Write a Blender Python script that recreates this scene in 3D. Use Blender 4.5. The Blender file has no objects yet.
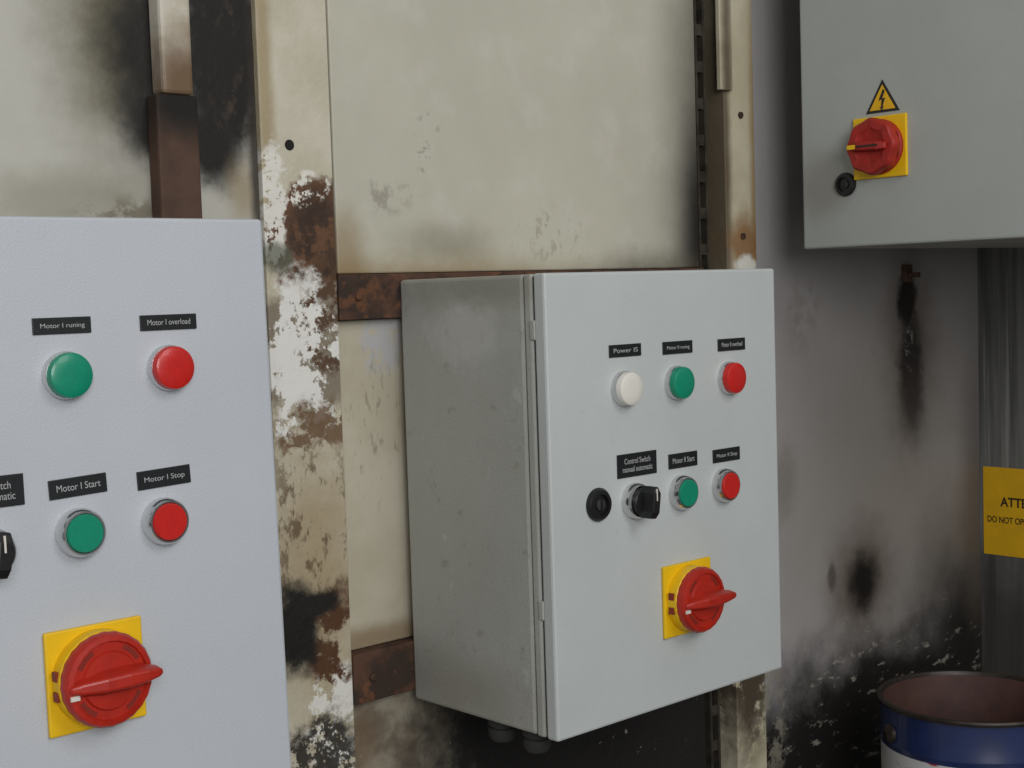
import bpy, bmesh, math, random
from mathutils import Vector, Matrix
random.seed(4)
Z0=1.2
sc=bpy.context.scene
sc.view_settings.view_transform='Standard'
sc.view_settings.look='None'
COL=sc.collection
def lin(c):
    o=[]
    for v in c[:3]:
        v=v/255.0
        o.append(v/12.92 if v<=0.04045 else ((v+0.055)/1.055)**2.4)
    return (*o,1.0)

# ------------------------------------------------------------------ materials
class Mat:
    """procedural material: a base colour over which stains, peeling and grime are layered"""
    def __init__(s,name,base,rough=0.5,metal=0.0,spec=0.5,coat=0.0):
        s.m=bpy.data.materials.new(name);s.m.use_nodes=True
        s.t=s.m.node_tree;s.n=s.t.nodes;s.l=s.t.links
        s.b=s.n['Principled BSDF']
        s.b.inputs['Roughness'].default_value=rough
        s.b.inputs['Metallic'].default_value=metal
        s.b.inputs['Specular IOR Level'].default_value=spec
        s.b.inputs['Coat Weight'].default_value=coat
        g=s.n.new('ShaderNodeNewGeometry')
        mp=s.n.new('ShaderNodeVectorMath');mp.operation='SUBTRACT'
        mp.inputs[1].default_value=(0,0,Z0)
        s.l.new(g.outputs['Position'],mp.inputs[0]);s.P=mp.outputs[0]
        r=s.n.new('ShaderNodeRGB');r.outputs[0].default_value=lin(base);s.c=r.outputs[0]
        s._nz={}
    def noise(s,scale,detail=6,rough=0.6,stretch=(1,1,1),seed=0):
        k=(scale,detail,rough,stretch,seed)
        if k in s._nz:return s._nz[k]
        v=s.n.new('ShaderNodeVectorMath');v.operation='MULTIPLY_ADD'
        v.inputs[1].default_value=stretch;v.inputs[2].default_value=(seed*3.7,seed*1.3,seed*2.1)
        s.l.new(s.P,v.inputs[0])
        n=s.n.new('ShaderNodeTexNoise');n.inputs['Scale'].default_value=scale
        n.inputs['Detail'].default_value=detail;n.inputs['Roughness'].default_value=rough
        s.l.new(v.outputs[0],n.inputs['Vector']);s._nz[k]=n.outputs[0];return n.outputs[0]
    def math(s,op,a,b=None,c=None,clamp=False):
        n=s.n.new('ShaderNodeMath');n.operation=op;n.use_clamp=clamp
        for i,v in enumerate((a,b,c)):
            if v is None:continue
            if isinstance(v,(int,float)):n.inputs[i].default_value=v
            else:s.l.new(v,n.inputs[i])
        return n.outputs[0]
    def ramp(s,v,a,b,lo=0.0,hi=1.0):
        n=s.n.new('ShaderNodeMapRange');n.interpolation_type='SMOOTHSTEP'
        s.l.new(v,n.inputs[0]);n.inputs[1].default_value=a;n.inputs[2].default_value=b
        n.inputs[3].default_value=lo;n.inputs[4].default_value=hi
        return n.outputs[0]
    def mix(s,f,col):
        n=s.n.new('ShaderNodeMix');n.data_type='RGBA'
        if isinstance(f,(int,float)):n.inputs[0].default_value=f
        else:s.l.new(f,n.inputs[0])
        s.l.new(s.c,n.inputs[6]);n.inputs[7].default_value=lin(col)
        s.c=n.outputs[2];return s
    def spots(s,col,scale,thr,soft=0.05,strength=1.0,detail=6,stretch=(1,1,1),seed=0,rough=0.6):
        f=s.ramp(s.noise(scale,detail,rough,stretch,seed),thr-soft,thr+soft,0,strength)
        return s.mix(f,col)
    def stain(s,cx,cz,rx,rz,col,strength=1.0,soft=0.6,amp=0.8,scale=30,seed=0,speck=None,stretch=(1,1,1),ax='x'):
        """soft ellipse on the wall plane; 'speck'=(scale,thr,soft) breaks it into flakes"""
        v=s.n.new('ShaderNodeVectorMath');v.operation='SUBTRACT'
        v.inputs[1].default_value=(cx,0,cz) if ax=='x' else (0,cx,cz)
        s.l.new(s.P,v.inputs[0])
        w=s.n.new('ShaderNodeVectorMath');w.operation='MULTIPLY'
        w.inputs[1].default_value=(1/rx,0,1/rz) if ax=='x' else (0,1/rx,1/rz)
        s.l.new(v.outputs[0],w.inputs[0])
        d=s.n.new('ShaderNodeVectorMath');d.operation='LENGTH';s.l.new(w.outputs[0],d.inputs[0])
        nz=s.math('MULTIPLY_ADD',s.noise(scale,7,0.65,stretch,seed),amp,-amp*0.5)
        dd=s.math('ADD',d.outputs['Value'],nz)
        f=s.ramp(dd,1-soft,1+soft*0.4,strength,0)
        if speck:
            g=s.ramp(s.noise(speck[0],8,0.7,stretch,seed+5),speck[1]-speck[2],speck[1]+speck[2])
            f=s.math('MULTIPLY',f,g)
        return s.mix(f,col)
    def done(s,bump=0.0,bscale=400,bdist=0.001,detail=2):
        s.l.new(s.c,s.b.inputs['Base Color'])
        if bump:
            n=s.n.new('ShaderNodeBump');n.inputs['Strength'].default_value=bump;n.inputs['Distance'].default_value=bdist
            s.l.new(s.noise(bscale,detail),n.inputs['Height']);s.l.new(n.outputs[0],s.b.inputs['Normal'])
        return s.m
def flat(name,c,rough=0.5,metal=0,spec=0.5,coat=0,bump=0,bscale=400,var=None):
    m=Mat(name,c,rough,metal,spec,coat)
    if var:m.spots(var[0],var[1],0.5,0.2,var[2])
    return m.done(bump,bscale)

M_front=Mat('grey_powder_coat',(196,201,199),0.42)
M_front.spots((188,193,190),9,0.5,0.2,0.7).spots((150,148,138),60,0.72,0.05,0.25,seed=2)
M_front=M_front.done(0.45,800,0.0007)
M_side=Mat('grey_powder_coat_shaded_smudged',(178,179,172),0.5)  # same coat as the front, side shade put into the base; smudges follow
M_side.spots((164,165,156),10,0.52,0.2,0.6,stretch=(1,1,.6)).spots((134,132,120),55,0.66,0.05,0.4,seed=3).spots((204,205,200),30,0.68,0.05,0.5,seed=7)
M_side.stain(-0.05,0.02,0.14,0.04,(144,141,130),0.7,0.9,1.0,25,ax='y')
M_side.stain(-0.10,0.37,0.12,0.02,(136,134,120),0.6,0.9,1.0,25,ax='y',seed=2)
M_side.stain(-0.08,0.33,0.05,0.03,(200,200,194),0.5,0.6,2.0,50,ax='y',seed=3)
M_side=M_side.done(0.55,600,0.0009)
M_left=Mat('grey_powder_coat_cool',(193,197,202),0.45)
M_left.spots((185,190,195),8,0.5,0.2,0.6)
M_left=M_left.done(0.4,800,0.0007)
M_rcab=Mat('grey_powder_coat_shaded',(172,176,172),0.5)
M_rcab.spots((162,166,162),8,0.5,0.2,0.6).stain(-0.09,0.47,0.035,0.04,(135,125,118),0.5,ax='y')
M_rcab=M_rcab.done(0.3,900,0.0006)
M_gasket=flat('dark_gasket',(50,50,48),0.8)
M_chrome=flat('chrome_collar',(215,215,215),0.18,1.0)
M_green=flat('green_lens',(4,142,108),0.35,coat=0.2,var=((8,128,99),200,0.5))
M_red=flat('red_lens',(204,34,28),0.35,coat=0.2,var=((182,30,26),200,0.5))
M_white=flat('white_lens',(228,224,214),0.35,coat=0.2)
M_black=flat('black_plastic',(22,22,24),0.4,var=((32,32,34),120,0.5))
M_label=flat('black_label',(22,24,26),0.45,var=((32,34,36),90,0.5))
M_ltext=flat('label_text',(170,170,170),0.5)
M_yel=flat('yellow_plate',(240,194,14),0.45,var=((226,180,10),60,0.5))
M_knob=flat('red_knob',(182,38,20),0.42,coat=0.1,var=((156,32,18),70,0.6))
M_knobd=flat('dark_red_knob',(166,34,26),0.5,var=((138,27,20),70,0.6))
M_mark=flat('red_print',(130,38,24),0.5)
M_sticker=flat('sticker_yellow',(236,184,22),0.5,var=((216,168,24),40,0.6))
M_stext=flat('sticker_text',(62,46,20),0.6)
M_wht=flat('white_print',(220,215,205),0.5)
M_steel=flat('steel',(120,120,118),0.35,0.9,var=((90,90,88),50,0.5))

# wall paints
W=Mat('burnt_cream_paint_upper',(198,195,178),0.6)
W.spots((184,181,164),6,0.5,0.2,0.7,seed=1).spots((205,202,188),18,0.6,0.1,0.5,seed=4)
W.stain(0.0,0.375,0.28,0.030,(146,122,76),0.75,0.9,1.2,18)
W.stain(-0.05,0.40,0.025,0.05,(140,112,66),0.6,0.8,0.9,25)
W.stain(0.06,0.415,0.06,0.020,(116,108,88),0.45,0.8,0.9,30,seed=21)
W.stain(0.00,0.455,0.035,0.018,(116,111,94),0.5,0.7,0.9,30,seed=2,speck=(60,0.52,0.06))
W.stain(0.045,0.50,0.02,0.04,(100,95,78),0.5,0.7,0.9,60,seed=3,speck=(110,0.60,0.04))
W.stain(0.20,0.42,0.06,0.035,(125,118,98),0.4,0.7,0.9,60,seed=6,speck=(100,0.58,0.04),stretch=(1,1,.6))
W.stain(0.45,0.50,0.085,0.4,(66,62,52),0.92,1.0,0.35,12,seed=5)
W.stain(0.43,0.42,0.045,0.14,(24,21,17),0.97,0.8,0.4,20,seed=5)
W.stain(0.34,0.375,0.12,0.03,(80,72,54),0.7,0.9,0.9,25,seed=8)
M_pmid=W.done(0.2,60,0.002,4)

W=Mat('burnt_paint_left',(190,188,176),0.6)
W.spots((176,174,163),7,0.5,0.2,0.6,seed=1)
W.stain(-0.30,0.445,0.10,0.025,(140,136,118),0.6,0.8,1.0,20,seed=1)
W.stain(-0.250,0.575,0.070,0.115,(88,80,50),0.88,0.9,0.8,22,seed=2)
W.stain(-0.232,0.560,0.045,0.085,(24,20,13),1.0,0.75,0.9,30,seed=3)
W.stain(-0.225,0.505,0.036,0.034,(20,16,11),1.0,0.7,0.9,30,seed=4)
W.stain(-0.165,0.57,0.042,0.113,(17,14,11),1.0,0.4,0.7,35,seed=5)
W.stain(-0.178,0.490,0.026,0.038,(20,16,12),1.0,0.5,0.7,45,seed=15)
W.stain(-0.16,0.57,0.03,0.08,(80,64,50),0.6,0.6,0.8,60,seed=9,speck=(60,0.58,0.07),stretch=(1,1,.6))
W.stain(-0.15,0.455,0.02,0.03,(150,132,100),0.7,0.8,0.6,40,seed=17)
W.stain(-0.136,0.50,0.009,0.2,(36,28,20),0.9,0.7,0.6,40,seed=7)
W.stain(-0.25,0.435,0.05,0.016,(95,85,60),0.7,0.8,0.8,40,seed=8,speck=(60,0.5,0.06))
M_pleft=W.done(0.3,60,0.002,4)

W=Mat('peeling_post_paint',(206,200,180),0.6)
W.spots((188,180,158),14,0.5,0.15,0.7,seed=1)
W.stain(-0.13,0.55,0.010,0.2,(160,142,105),0.8,0.8,0.8,40,seed=1)
W.stain(-0.10,0.12,0.06,0.15,(158,138,102),0.75,0.8,1.2,20,seed=2)
W.stain(-0.10,0.18,0.06,0.10,(92,70,46),0.8,0.7,1.0,40,seed=3,speck=(60,0.54,0.04),stretch=(1,1,.5))
W.stain(-0.092,0.415,0.046,0.055,(102,70,46),1.0,0.15,1.3,30,seed=4)
W.stain(-0.085,0.41,0.035,0.055,(48,34,25),0.85,0.5,1.3,40,seed=5,speck=(40,0.48,0.05))
W.stain(-0.10,0.325,0.06,0.065,(134,124,106),1.0,0.25,1.4,28,seed=6)
W.stain(-0.08,0.35,0.03,0.06,(84,58,38),0.95,0.3,1.4,40,seed=8,speck=(45,0.49,0.04))
W.stain(-0.105,0.315,0.045,0.070,(230,228,221),1.0,0.2,1.5,35,seed=9,speck=(30,0.50,0.02))
W.stain(-0.128,0.44,0.014,0.06,(226,223,213),1.0,0.2,1.3,60,seed=11,speck=(60,0.45,0.02))
W.stain(-0.10,0.46,0.03,0.015,(228,225,214),1.0,0.2,1.3,60,seed=19,speck=(60,0.48,0.02))
W.stain(-0.125,0.40,0.018,0.014,(88,92,76),0.8,0.5,1.4,60,seed=20)
W.stain(-0.095,0.255,0.045,0.026,(108,80,52),0.9,0.3,1.3,40,seed=12,speck=(50,0.50,0.03))
W.stain(-0.08,0.07,0.034,0.050,(84,54,32),1.0,0.3,1.4,30,seed=13,speck=(35,0.46,0.04))
W.stain(-0.125,0.085,0.03,0.045,(18,15,12),1.0,0.4,1.2,40,seed=14)
W.stain(-0.10,0.105,0.03,0.012,(22,18,14),1.0,0.4,1.4,40,seed=24)
W.stain(-0.085,0.0,0.035,0.045,(226,224,214),1.0,0.2,1.4,45,seed=15,speck=(40,0.48,0.02))
W.stain(-0.10,-0.04,0.05,0.05,(36,32,27),0.95,0.3,1.4,60,seed=16,speck=(60,0.45,0.03))
M_post=W.done(0.6,50,0.003,6)

W=Mat('rusty_rail',(86,58,42),0.8)
W.spots((48,36,28),25,0.5,0.1,0.9,seed=1).spots((118,74,44),45,0.6,0.05,0.6,seed=2).spots((150,145,130),30,0.66,0.02,0.8,seed=3).spots((24,21,18),18,0.58,0.06,0.9,seed=4)
M_rust=W.done(0.6,80,0.002,6)

W=Mat('beige_panel_paint',(192,185,165),0.6)
W.spots((176,167,145),12,0.5,0.15,0.7,seed=1)
W.stain(-0.01,0.325,0.025,0.03,(176,177,180),0.8,0.3,1.0,35,seed=2,speck=(50,0.45,0.04))
W.stain(-0.065,0.2,0.007,0.2,(130,112,80),0.8,0.8,0.8,40,seed=3)
W.stain(-0.02,0.25,0.04,0.08,(130,122,104),0.6,0.6,1,60,seed=4,speck=(90,0.6,0.03),stretch=(2,1,.6))
W.stain(-0.03,0.06,0.1,0.015,(125,100,66),0.7,0.8,0.9,30,seed=5)
M_beige=W.done(0.3,60,0.002,4)

W=Mat('sooty_lower_paint',(152,144,126),0.75)
W.spots((96,82,66),22,0.52,0.12,0.8,seed=1)
W.stain(-0.05,-0.03,0.02,0.04,(110,90,66),0.7,0.7,1.0,30,seed=7)
W.stain(0.30,-0.05,0.30,0.25,(22,19,17),1.0,0.25,0.6,16,seed=2)
W.stain(0.25,-0.1,0.4,0.2,(170,166,155),0.7,0.5,0.8,40,seed=5,speck=(45,0.66,0.02))
M_low=W.done(0.6,60,0.003,6)

W=Mat('burnt_strip_paint',(200,193,168),0.6)
W.spots((180,170,142),14,0.5,0.15,0.7,seed=1)
W.stain(0.467,0.5,0.012,0.4,(72,56,36),0.85,0.8,0.6,30,seed=2)
W.stain(0.52,0.45,0.010,0.3,(148,120,74),0.8,0.8,0.6,30,seed=3)
W.stain(0.50,0.41,0.035,0.04,(140,98,54),0.85,0.6,1.0,35,seed=4)
W.stain(0.50,0.388,0.022,0.012,(228,226,215),0.95,0.4,1.0,60,seed=6)
W.stain(0.49,-0.08,0.05,0.10,(64,53,40),0.95,0.6,1.1,30,seed=7,speck=(30,0.43,0.06))
W.stain(0.49,0.15,0.05,0.18,(35,30,25),0.9,0.5,0.8,30,seed=8)
M_strip2=W.done(0.4,60,0.002,4)

W=Mat('heat_stained_lilac_panel',(170,166,166),0.6)
W.spots((160,156,154),5,0.5,0.2,0.7,seed=1).spots((140,136,131),40,0.68,0.06,0.4,seed=2)
W.stain(0.80,0.10,0.30,0.33,(152,144,132),0.7,0.9,0.8,8,seed=3)
W.stain(0.57,0.13,0.03,0.05,(130,123,116),0.6,0.7,0.9,30,seed=4)
W.stain(0.61,0.33,0.04,0.05,(140,134,128),0.6,0.7,0.9,30,seed=14,speck=(50,0.5,0.06))
W.stain(0.845,0.28,0.07,0.15,(102,92,82),0.85,0.9,0.7,25,seed=5)
W.stain(0.838,0.340,0.026,0.038,(26,22,19),1.0,0.4,1.1,50,seed=6)
W.stain(0.845,0.260,0.032,0.070,(38,33,30),0.95,0.6,1.1,50,seed=7,speck=(50,0.38,0.08))
W.stain(0.842,0.285,0.010,0.030,(180,178,176),0.6,0.4,1.0,70,seed=8,speck=(80,0.56,0.03))
W.stain(0.848,0.205,0.034,0.054,(64,56,51),0.88,0.8,0.8,40,seed=9)
W.stain(0.726,-0.012,0.080,0.084,(84,70,56),0.85,0.9,0.7,25,seed=10)
W.stain(0.729,-0.012,0.038,0.044,(20,16,13),1.0,0.65,0.9,45,seed=11)
W.stain(0.662,0.005,0.010,0.020,(84,76,68),0.8,0.6,0.8,60,seed=12)
W.stain(1.0,-0.12,0.19,0.21,(34,29,24),0.98,0.9,0.5,12,seed=13)
W.stain(1.01,0.05,0.05,0.25,(90,81,70),0.7,0.9,0.5,12,seed=15)
W.stain(0.78,-0.30,0.60,0.235,(24,21,19),1.0,0.35,0.55,14,seed=16)
W.stain(0.72,-0.18,0.35,0.13,(165,160,148),0.7,0.5,0.9,30,seed=17,speck=(26,0.60,0.03),stretch=(1,1,2.2))
W.stain(0.54,-0.14,0.03,0.08,(140,135,120),0.7,0.5,1.0,40,seed=18,speck=(40,0.52,0.03))
M_pright=W.done(0.35,50,0.002,4)

W=Mat('steel_sheet_with_reflections',(126,126,122),0.45,0.15)
W.spots((88,88,85),9,0.5,0.12,0.9,stretch=(1,6,.25),seed=1).spots((165,165,160),12,0.62,0.06,0.6,stretch=(1,8,.15),seed=2)  # vertical streaks paint the steel's reflections into its colour
W.stain(0.0,-0.2,0.5,0.22,(60,56,52),0.8,0.6,0.8,15,seed=3,ax='y')
M_rwall=W.done(0.2,60,0.002,4)
M_dark=flat('dark_recess',(30,27,24),0.85,var=((16,14,13),30,0.8))  # near-black tone for the backing sheet and bolt hole
M_slot=flat('slotted_channel_steel',(84,78,68),0.55,0.4,var=((40,36,31),40,0.8))
M_conc=flat('concrete_floor',(110,106,100),0.85,var=((80,76,70),4,0.8))
M_pipe=Mat('scorched_white_trim',(204,198,182),0.6)
M_pipe.spots((168,150,120),25,0.56,0.1,0.6).stain(-0.21,0.53,0.04,0.050,(104,76,46),0.95,0.8,0.8,30)
M_pipe=M_pipe.done()
M_brown=Mat('rust_brown_bar',(90,66,52),0.8)
M_brown.spots((66,48,37),25,0.5,0.2,0.8).stain(-0.21,0.52,0.04,0.030,(22,18,14),1.0,0.7,0.8,30)
M_brown=M_brown.done(0.4,120)

# ------------------------------------------------------------------ mesh helpers
def empty(name,mat=None):
    e=bpy.data.objects.new(name,None);e.empty_display_size=0.05;COL.objects.link(e)
    if mat:e.matrix_world=mat
    return e
def obj(name,bm,mats,parent=None,smooth=False,bevel=0,bseg=2,mat=None):
    me=bpy.data.meshes.new(name);bmesh.ops.recalc_face_normals(bm,faces=bm.faces);bm.to_mesh(me);bm.free()
    for m in (mats if isinstance(mats,(list,tuple)) else [mats]):me.materials.append(m)
    o=bpy.data.objects.new(name,me);COL.objects.link(o)
    if parent:o.parent=parent
    if mat:o.matrix_local=mat
    if smooth:
        for p in me.polygons:p.use_smooth=True
        es=o.modifiers.new('es','EDGE_SPLIT');es.split_angle=math.radians(40)
    if bevel:
        b=o.modifiers.new('bev','BEVEL');b.width=bevel;b.segments=bseg;b.limit_method='ANGLE'
    return o
def box(name,a,b,mat,parent=None,bevel=0,zoff=0):
    bm=bmesh.new()
    r=bmesh.ops.create_cube(bm,size=1)
    for v in bm.verts:
        v.co=Vector([(a[i]+b[i])/2+v.co[i]*(b[i]-a[i]) for i in range(3)])
        v.co.z+=zoff
    return obj(name,bm,mat,parent,bevel=bevel)
def lathe(name,prof,mats,parent=None,pos=(0,0,0),seg=64,lobes=0,amp=0,idx=None):
    """revolve (r,h) profile around local n axis at pos"""
    bm=bmesh.new();rings=[]
    for r,h in prof:
        if r<1e-6:rings.append([bm.verts.new((pos[0],pos[1],pos[2]+h))])
        else:
            ring=[]
            for i in range(seg):
                a=2*math.pi*i/seg
                rr=r*(1+(amp*math.cos(lobes*a) if lobes else 0))
                ring.append(bm.verts.new((pos[0]+rr*math.cos(a),pos[1]+rr*math.sin(a),pos[2]+h)))
            rings.append(ring)
    for k in range(len(rings)-1):
        A,B=rings[k],rings[k+1]
        for i in range(seg):
            j=(i+1)%seg
            if len(A)==1 and len(B)==1:continue
            if len(A)==1:f=bm.faces.new((A[0],B[i],B[j]))
            elif len(B)==1:f=bm.faces.new((A[i],A[j],B[0]))
            else:f=bm.faces.new((A[i],A[j],B[j],B[i]))
            if idx:f.material_index=idx[k]
    return obj(name,bm,mats,parent,smooth=True)
def loft(name,secs,mat,parent,pos,rot=0,bevel=0.001):
    """secs: (u,halfwidth_base,halfwidth_top,nbase,ntop)"""
    bm=bmesh.new();R=[]
    c,s=math.cos(rot),math.sin(rot)
    for u,hb,ht,nb,nt in secs:
        q=[]
        for w,n in ((-hb,nb),(hb,nb),(ht,nt),(-ht,nt)):
            q.append(bm.verts.new((pos[0]+u*c-w*s,pos[1]+u*s+w*c,pos[2]+n)))
        R.append(q)
    for A,B in zip(R,R[1:]):
        for i in range(4):bm.faces.new((A[i],A[(i+1)%4],B[(i+1)%4],B[i]))
    bm.faces.new(R[0]);bm.faces.new(R[-1])
    return obj(name,bm,mat,parent,bevel=bevel)
def poly(name,pts,n0,n1,mat,parent):
    bm=bmesh.new()
    a=[bm.verts.new((x,y,n0)) for x,y in pts];b=[bm.verts.new((x,y,n1)) for x,y in pts]
    bm.faces.new(a);bm.faces.new(b)
    for i in range(len(pts)):bm.faces.new((a[i],a[(i+1)%len(pts)],b[(i+1)%len(pts)],b[i]))
    return obj(name,bm,mat,parent)
def text(name,s,w,h,mat,parent,pos,rot=0,line=1.0,offset=0):
    cu=bpy.data.curves.new(name,'FONT');cu.body=s;cu.size=0.01;cu.align_x='CENTER';cu.align_y='CENTER'
    cu.space_line=line;cu.extrude=0.0001;cu.offset=offset;cu.materials.append(mat)
    o=bpy.data.objects.new(name,cu);COL.objects.link(o)
    bpy.context.view_layer.update()
    d=o.dimensions.copy()
    o.parent=parent
    o.matrix_local=Matrix.Translation(pos)@Matrix.Rotation(rot,4,'Z')@Matrix.Diagonal((w/d.x,h/d.y,1,1))
    return o
def frame(O,U,N):
    U=Vector(U);N=Vector(N);Wz=Vector((0,0,1))
    m=Matrix((U,Wz,N)).transposed().to_4x4()
    m.translation=Vector((O[0],O[1],O[2]+Z0));return m

# ------------------------------------------------------------------ cabinet parts
def cabinet(name,fr,w,h,dep,mf,ms,dt=0.013,b0=0.0,gap=0.0135):
    e=empty(name,fr)
    def b(n,a,c,m,bev=0):return box(n,a,c,m,e,bev)
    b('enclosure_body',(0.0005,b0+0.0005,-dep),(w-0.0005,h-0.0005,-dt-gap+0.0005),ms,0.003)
    b('body_groove',(0.0025,b0+0.0025,-dt-gap),(w-0.0025,h-0.0025,-dt-gap+0.002),M_gasket)
    b('body_rim',(0.0004,b0+0.0004,-dt-gap+0.0017),(w-0.0004,h-0.0004,-dt-0.0030),ms,0.0018)
    b('door_gasket',(0.003,b0+0.003,-dt-0.0035),(w-0.003,h-0.003,-dt+0.001),M_gasket)
    b('door',(0,b0,-dt),(w,h,0),mf,0.0022)
    for i,z in enumerate((0.12,0.72)):
        box('hinge_%d'%(i+1),(-0.0008,h*(1-z)-0.008,-dt-0.005),(0.003,h*(1-z)+0.008,-dt+0.001),ms,e,0.001)
    return e
def label(e,u0,w0,u1,w1,s,rot=0,lines=1):
    cu,cw=(u0+u1)/2,(w0+w1)/2
    o=box('label_plate',(-(u1-u0)/2,-(w1-w0)/2,0),((u1-u0)/2,(w1-w0)/2,0.0012),M_label,e,0.0003)
    o.matrix_local=Matrix.Translation((cu,cw,0))@Matrix.Rotation(rot,4,'Z')
    text('label_text',s,(u1-u0)*0.76,(w1-w0)*(0.36 if lines==1 else 0.58),M_ltext,e,(cu,cw,0.0013),rot)
def indicator(e,u,w,mat):
    lathe('indicator_collar',[(0.0148,0),(0.0150,0.003),(0.0142,0.0055),(0.0125,0.0055)],M_chrome,e,(u,w,0))
    lathe('indicator_lens',[(0.0140,0.004),(0.0140,0.0092),(0.0135,0.0106),(0.0118,0.0115),(0.006,0.0119),(0,0.0120)],mat,e,(u,w,0))
COLLAR=[(0.0152,0),(0.0154,0.003),(0.0146,0.0080),(0.0135,0.0098),(0.0124,0.0098),(0.0120,0.008)]
def button(e,u,w,mat):
    lathe('button_collar',COLLAR,M_chrome,e,(u,w,0))
    lathe('button_cap',[(0.0120,0.006),(0.0119,0.0105),(0.0112,0.0113),(0,0.0113)],mat,e,(u,w,0))
def selector(e,u,w):
    lathe('selector_collar',COLLAR,M_chrome,e,(u,w,0))
    lathe('selector_base',[(0.0120,0.006),(0.0119,0.013),(0.011,0.014),(0,0.014)],M_black,e,(u,w,0))
    loft('selector_grip',[(-0.0135,0.0045,0.0035,0.012,0.024),(-0.008,0.0060,0.0042,0.012,0.027),(0.008,0.0060,0.0042,0.012,0.027),(0.0135,0.0045,0.0035,0.012,0.024)],M_black,e,(u,w,0),rot=math.radians(82))
    box('selector_pointer',(u-0.0006,w+0.002,0.0262),(u+0.0006,w+0.012,0.0273),M_wht,e)
def lock(e,u,w,r=0.0125):
    lathe('lock_rosette',[(r,0),(r,0.002),(r*0.86,0.0045),(r*0.62,0.0048),(r*0.6,0.002),(0,0.002)],M_black,e,(u,w,0))
    lathe('lock_insert',[(r*0.34,0.0015),(r*0.34,0.0040),(r*0.28,0.0045),(0,0.0045)],M_gasket,e,(u,w,0),seg=32)
    box('lock_bar',(u-r*0.08,w-r*0.32,0.0045),(u+r*0.08,w+r*0.32,0.0050),M_black,e)
def isolator(e,u0,w0,s=0.0634,style=0,tip=1.0):
    box('switch_plate',(u0,w0,0),(u0+s,w0+s,0.0035),M_yel,e,0.0012)
    u,w=u0+s/2,w0+s/2
    kn=M_knob if style==0 else M_knobd
    k=s/0.0634
    if style==0:
        lathe('switch_collar',[(0.0290*k,0.003),(0.0290*k,0.0135),(0.0280*k,0.0145),(0.0270*k,0.0145)],M_yel,e,(u,w,0))
        lathe('switch_knob',[(0.0283*k,0.0138),(0.0288*k,0.0155),(0.0286*k,0.0195),(0.0270*k,0.0222),(0.0240*k,0.0228),(0.0232*k,0.0212),(0.0180*k,0.0212),(0.0170*k,0.0228),(0.010*k,0.0232),(0,0.0232)],kn,e,(u,w,0),lobes=24,amp=0.006,seg=144)
        for i,a in enumerate((45,135,225,315)):
            a=math.radians(a);pts=[]
            for q in range(7):
                t=a-0.30+0.60*q/6;pts.append((u+0.0226*k*math.cos(t),w+0.0226*k*math.sin(t)))
            for q in range(7):
                t=a+0.30-0.60*q/6;pts.append((u+0.0196*k*math.cos(t),w+0.0196*k*math.sin(t)))
            poly('knob_window_%d'%(i+1),pts,0.0205,0.0215,M_mark,e)
        sec=[(-0.0265,0.0025,0.0018,0.0205,0.0245),(-0.0200,0.0055,0.0030,0.0205,0.0275),(-0.006,0.0082,0.0038,0.0210,0.0320),(0.008,0.0082,0.0040,0.0210,0.0335),(0.020,0.0066,0.0034,0.0220,0.0335),(0.0295*tip,0.0040,0.0026,0.0245,0.0325),(0.0325*tip,0.0022,0.0016,0.0260,0.0315)]
        loft('switch_handle',[(a*k,b*k,c*k,d,f) for a,b,c,d,f in sec],kn,e,(u,w,0),rot=math.radians(2),bevel=0.0014)
        for i,dw in enumerate((0.0062,-0.0062)):
            o=box('switch_marking_%d'%(i+1),(-0.0296*k,dw-0.003,0.006),(-0.0270*k,dw+0.003,0.0115),M_mark,e,0.0003)
            o.location=(u,w,0)
        box('padlock_tag',(u-0.0262*k,w-0.0075,0.0215),(u-0.0205*k,w-0.0045,0.0234),M_wht,e)
    else:
        lathe('switch_collar',[(0.0285,0.003),(0.0283,0.007),(0.027,0.008)],kn,e,(u,w,0))
        lathe('switch_knob',[(0.0270,0.0075),(0.0282,0.011),(0.0282,0.019),(0.0262,0.022),(0.0185,0.0225),(0.0165,0.021),(0,0.021)],kn,e,(u,w,0),lobes=8,amp=0.035,seg=144)
        loft('switch_handle',[(-0.021,0.0045,0.003,0.019,0.026),(-0.01,0.006,0.004,0.020,0.030),(0.012,0.006,0.004,0.020,0.030),(0.021,0.0045,0.003,0.019,0.026)],kn,e,(u,w,0),rot=math.radians(-3),bevel=0.001)
        box('handle_marking',(u-0.022,w-0.0022,0.0262),(u-0.012,w+0.0022,0.0292),M_yel,e)
        box('handle_slot',(u-0.010,w-0.0012,0.0295),(u+0.014,w+0.0008,0.0304),M_black,e)

# ------------------------------------------------------------------ central control box
BW,BH=0.2997,0.38
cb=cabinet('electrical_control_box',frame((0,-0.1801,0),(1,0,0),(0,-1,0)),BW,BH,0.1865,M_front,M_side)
indicator(cb,0.0880,0.2820,M_white);indicator(cb,0.1550,0.2825,M_green);indicator(cb,0.2270,0.2820,M_red)
lock(cb,0.054,0.188,0.0140);selector(cb,0.0975,0.186);button(cb,0.1575,0.1860,M_green);button(cb,0.2160,0.1855,M_red)
label(cb,0.072,0.3085,0.111,0.319,'Power IS')
label(cb,0.139,0.3075,0.178,0.3185,'Motor II runing')
label(cb,0.2135,0.3065,0.252,0.3175,'Motor II overload')
label(cb,0.078,0.2065,0.127,0.2265,'Control Switch\nmanual automatic',lines=2)
label(cb,0.143,0.2075,0.181,0.2205,'Motor II Start')
label(cb,0.203,0.2065,0.241,0.2185,'Motor II Stop')
isolator(cb,0.1300,0.0605)
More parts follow.
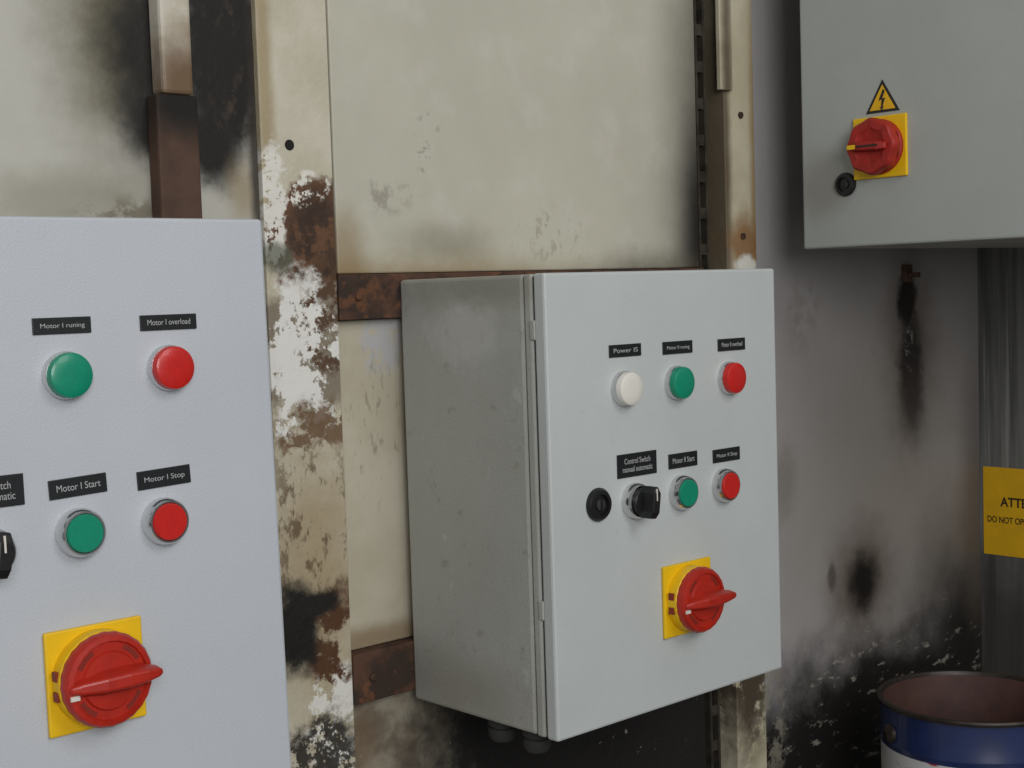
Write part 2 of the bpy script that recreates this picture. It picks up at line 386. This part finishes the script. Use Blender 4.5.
for i,(gx,gn) in enumerate(((0.022,-0.092),(0.022,-0.048),(0.11,-0.10))):
    g=lathe('cable_gland_%d'%(i+1),[(0.0125,0.002),(0.0125,-0.008),(0.010,-0.008),(0.010,-0.010),(0.012,-0.011),(0.012,-0.018),(0.009,-0.022),(0.005,-0.0225),(0.005,-0.015),(0,-0.015)],M_gasket,cb,seg=32)
    g.matrix_local=Matrix.Translation((gx,0,gn))@Matrix.Rotation(math.radians(-90),4,'X')

# ------------------------------------------------------------------ left control box (hangs about a degree out of plumb)
fr=frame((-0.5479,-0.1801+0.0172,0.0407),(1,0,0),(0,-1,0))
fr=fr@Matrix.Translation((0,BH,0))@Matrix.Rotation(math.radians(-1.3),4,'X')@Matrix.Translation((0,-BH,0))
lb=cabinet('electrical_control_box',fr,BW,BH,0.1605,M_left,M_left,b0=-0.03)
indicator(lb,0.0805,0.2825,M_white);indicator(lb,0.1510,0.2825,M_green);indicator(lb,0.2215,0.2830,M_red)
lock(lb,0.054,0.188,0.0140);selector(lb,0.0960,0.181);button(lb,0.1535,0.185,M_green);button(lb,0.2115,0.1845,M_red)
label(lb,0.067,0.3085,0.105,0.319,'Power IS')
label(lb,0.1322,0.3080,0.1700,0.3182,'Motor I runing')
label(lb,0.2035,0.3075,0.2440,0.3175,'Motor I overload')
label(lb,0.072,0.2065,0.1205,0.2255,'Control Switch\nmanual automatic',lines=2)
label(lb,0.1360,0.2075,0.174,0.2195,'Motor I Start',math.radians(2))
label(lb,0.195,0.2065,0.233,0.2185,'Motor I Stop',math.radians(2))
isolator(lb,0.1260,0.0620,s=0.0648,tip=0.93)

# ------------------------------------------------------------------ cabinet on the side wall
XR=1.018
rb=cabinet('electrical_cabinet',frame((0.504,-0.066,0.402),(0,-1,0),(-1,0,0)),0.50,0.60,XR-0.504,M_rcab,M_rcab,dt=0.02)
isolator(rb,0.1336-0.066,0.5348-0.402-0.0634,style=1)
lock(rb,0.122-0.066,0.468-0.402,0.0125)
pts=[(0.148-0.066,0.1365),(0.188-0.066,0.1365),(0.168-0.066,0.170)]
poly('warning_triangle_border',pts,0.0,0.0006,M_label,rb)
cx=sum(p[0] for p in pts)/3;cw=sum(p[1] for p in pts)/3
poly('warning_triangle_face',[(cx+(x-cx)*0.76,cw+(y-cw)*0.76) for x,y in pts],0.0006,0.0010,M_sticker,rb)
bolt=[(0.001,0.0125),(-0.0042,0.001),(-0.0005,0.002),(-0.0015,-0.0060),(-0.0032,-0.0055),(-0.0005,-0.0090),(0.0020,-0.0050),(0.0003,-0.0055),(0.0035,0.0035),(0.0,0.003),(0.0032,0.0105)]
poly('warning_bolt',[(cx+x,cw+y) for x,y in bolt],0.0010,0.0013,M_label,rb)

# ------------------------------------------------------------------ room shell
wb=empty('wall_back')
def pan(n,x0,x1,z0,z1,y,mat,bev=0.0015,y1=0.05):
    return box(n,(x0,y,z0),(x1,y1,z1),mat,wb,bev,zoff=Z0)
TOP=1.6;BOT=-Z0
box('backing_sheet',(-1.6,0.05,BOT),(XR,0.09,TOP),M_dark,wb,0,zoff=Z0)
pan('panel_left',-1.6,-0.1345,BOT,TOP,0.015,M_pleft)
pan('panel_upper',-0.0605,0.423,0.386,TOP,0.013,M_pmid)
pan('panel_middle',-0.0605,0.423,0.0535,0.3455,0.020,M_beige)
pan('panel_lower',-0.0605,0.423,BOT,0.008,0.020,M_low)
pan('panel_right',0.5205,XR,BOT,TOP,0.015,M_pright)
def trim(i,a,b,mat,bev=0.001):
    return box('trim_%d'%i,a,b,mat,None,bev,zoff=Z0)
trim(1,(-0.1355,0.009,BOT),(-0.065,0.05,TOP),M_post)
trim(2,(-0.065,0.0065,0.346),(0.423,0.049,0.3855),M_rust)
trim(3,(-0.065,0.0065,0.0085),(0.423,0.049,0.053),M_rust)
trim(4,(0.467,0.010,BOT),(0.520,0.05,TOP),M_strip2)
trim(5,(0.455,0.004,0.58),(0.476,0.0099,TOP),M_strip2)
bm=bmesh.new()
yy=0.022
def q(bm,x0,x1,z0,z1,y0,y1):
    r=bmesh.ops.create_cube(bm,size=1)
    for v in r['verts']:v.co=Vector(((x0+x1)/2+v.co.x*(x1-x0),(y0+y1)/2+v.co.y*(y1-y0),(z0+z1)/2+v.co.z*(z1-z0)+Z0))
q(bm,0.434,0.4375,-1.0,TOP,yy,yy+0.02);q(bm,0.4475,0.451,-1.0,TOP,yy,yy+0.02)
z=-1.0
while z<TOP:
    q(bm,0.4375,0.4475,z,z+0.012,yy+0.001,yy+0.004);z+=0.040
obj('slotted_channel',bm,M_slot,wb)
h=lathe('bolt_hole',[(0.0045,0),(0.0045,0.0006),(0,0.0006)],M_dark,wb,seg=24)
h.matrix_local=Matrix.Translation((-0.108,0.0090,0.494+Z0))@Matrix.Rotation(math.radians(90),4,'X')
for i,(x,z) in enumerate(((0.495,0.555),(0.495,0.42),(-0.045,0.366),(-0.045,0.03))):
    h=lathe('bolt_%d'%(i+1),[(0.004,0),(0.004,0.002),(0.003,0.003),(0,0.003)],M_rust,wb,seg=6)
    h.matrix_local=Matrix.Translation((x,0.010 if i<2 else 0.0065,z+Z0))@Matrix.Rotation(math.radians(90),4,'X')

t6=trim(6,(-0.230,-0.004,0.527),(-0.203,0.0148,TOP),M_pipe,0.003)
t7=trim(7,(-0.235,-0.002,-0.3),(-0.199,0.0148,0.5269),M_brown,0.002)

box('wall_right',(XR,-3.0,BOT),(XR+0.06,0.09,TOP),M_rwall,None,0,zoff=Z0)
box('floor',(-1.6,-3.0,-0.05),(XR+0.06,0.09,0.0),M_conc,None)
bk=empty('wall_bracket')
box('bracket_plate',(0.826,0.008,0.362),(0.842,0.0148,0.385),M_brown,bk,0.001,zoff=Z0)
box('bracket_lug',(0.829,-0.006,0.368),(0.838,0.008,0.3745),M_brown,bk,0.001,zoff=Z0)

st=empty('warning_sticker',frame((XR,0.010,0.0),(0,-1,0),(-1,0,0)))
box('sticker_sheet',(0,-0.018,0.0002),(0.150,0.104,0.0010),M_sticker,st)
text('sticker_title','ATTENTION',0.090,0.0135,M_stext,st,(0.071,0.056,0.0011),offset=0.0003)
text('sticker_line','DO NOT OPERATE THIS SWITCH',0.140,0.0090,M_stext,st,(0.076,0.031,0.0011),offset=0.0002)

# ------------------------------------------------------------------ paint can on a bench
px,py,pz=0.660,-0.174,-0.106+Z0
ch=0.23;zb=pz-ch
can=empty('paint_can',Matrix.Translation((px,py,zb)))
M_blue=flat('can_blue',(30,46,92),0.35,coat=0.3,var=((24,36,72),30,0.6))
M_rim=flat('can_rim',(66,60,56),0.45,0.5,var=((44,35,31),60,0.7))
M_cwhite=Mat('can_label',(205,205,205),0.4)
M_cwhite.spots((170,30,35),24,0.56,0.015,1.0,detail=1,seed=3)
M_cwhite=M_cwhite.done()
M_sludge=flat('can_inside',(84,56,49),0.7,var=((58,37,33),20,0.8),bump=0.5,bscale=60)
R=0.104
prof=[(0,0.0),(R-0.003,0.0),(R,0.003),(R,0.006),(R-0.002,0.008),(R-0.002,ch-0.052),(R-0.002,ch-0.050),(R-0.0002,ch-0.046),(R-0.0002,ch-0.044),(R-0.002,ch-0.040),(R-0.002,ch-0.006),(R+0.001,ch-0.005),(R+0.002,ch-0.002),(R+0.001,ch),(R-0.003,ch),(R-0.005,ch-0.004),(R-0.005,0.165),(0,0.165)]
idx=[1,1,1,0,2,0,0,0,0,0,1,1,1,1,1,3,3]
lathe('can_shell',prof,[M_blue,M_rim,M_cwhite,M_sludge],can,seg=96,idx=idx)
A0=math.radians(-30)
for i,a in enumerate((A0,A0+math.pi)):
    e=lathe('can_ear_%d'%(i+1),[(0.011,-0.002),(0.011,0.002),(0.008,0.005),(0,0.006)],M_rim,can,seg=24)
    e.matrix_local=Matrix.Translation(((R-0.001)*math.cos(a),(R-0.001)*math.sin(a),ch-0.034))@Matrix.Rotation(a,4,'Z')@Matrix.Rotation(math.radians(90),4,'Y')
cu=bpy.data.curves.new('can_handle','CURVE');cu.dimensions='3D';cu.bevel_depth=0.0015
sp=cu.splines.new('POLY');N=32;sp.points.add(N)
for i in range(N+1):
    t=math.pi*i/N
    u=(R+0.006)*math.cos(t);v=(R+0.006)*math.sin(t)
    sp.points[i].co=(u*math.cos(A0)-v*math.sin(A0),u*math.sin(A0)+v*math.cos(A0),ch-0.034-0.055*math.sin(t),1)
cu.materials.append(M_steel)
ho=bpy.data.objects.new('can_handle',cu);COL.objects.link(ho);ho.parent=can

wbn=empty('workbench')
box('bench_top',(0.36,-0.50,zb-0.04),(XR-0.004,0.012,zb),M_steel,wbn,0.002)
for i,(x,y) in enumerate(((0.38,-0.48),(0.97,-0.48),(0.38,-0.04),(0.97,-0.04))):
    box('bench_leg_%d'%(i+1),(x,y,0),(x+0.04,y+0.04,zb-0.04),M_steel,wbn,0.002)

# ------------------------------------------------------------------ lights
def area(name,loc,tgt,size,power,col):
    l=bpy.data.lights.new(name,'AREA');l.size=size;l.energy=power;l.color=col
    o=bpy.data.objects.new(name,l);COL.objects.link(o);o.location=loc
    o.rotation_euler=(Vector(tgt)-Vector(loc)).to_track_quat('-Z','Y').to_euler();return o
area('window_light',(-1.25,-2.4,Z0+0.9),(0.1,0,Z0+0.25),1.0,28,(0.99,0.99,1.0))
area('front_fill_light',(0.0,-2.2,Z0+1.6),(0.4,0,Z0+0.2),1.0,14,(1.0,0.99,0.97))  # unseen fill, added to brighten the front faces and right panel
w=bpy.data.worlds.new('World');sc.world=w;w.use_nodes=True
w.node_tree.nodes['Background'].inputs[0].default_value=(0.81,0.82,0.85,1)
w.node_tree.nodes['Background'].inputs[1].default_value=0.27

# ------------------------------------------------------------------ camera
yaw,pit,rol=0.7415,0.0644,-0.0320
F=Vector((math.sin(yaw)*math.cos(pit),math.cos(yaw)*math.cos(pit),-math.sin(pit)))
r0=Vector((math.cos(yaw),-math.sin(yaw),0));u0=r0.cross(F)
Rr=r0*math.cos(rol)+u0*math.sin(rol);Uu=-r0*math.sin(rol)+u0*math.cos(rol)
cd=bpy.data.cameras.new('camera');cd.sensor_width=36;cd.lens=1418.7/1024*36;cd.clip_start=0.01
co=bpy.data.objects.new('camera',cd);COL.objects.link(co)
m=Matrix((Rr,Uu,-F)).transposed().to_4x4();m.translation=Vector((-0.7828,-0.9935,0.3653+Z0))
co.matrix_world=m;sc.camera=co
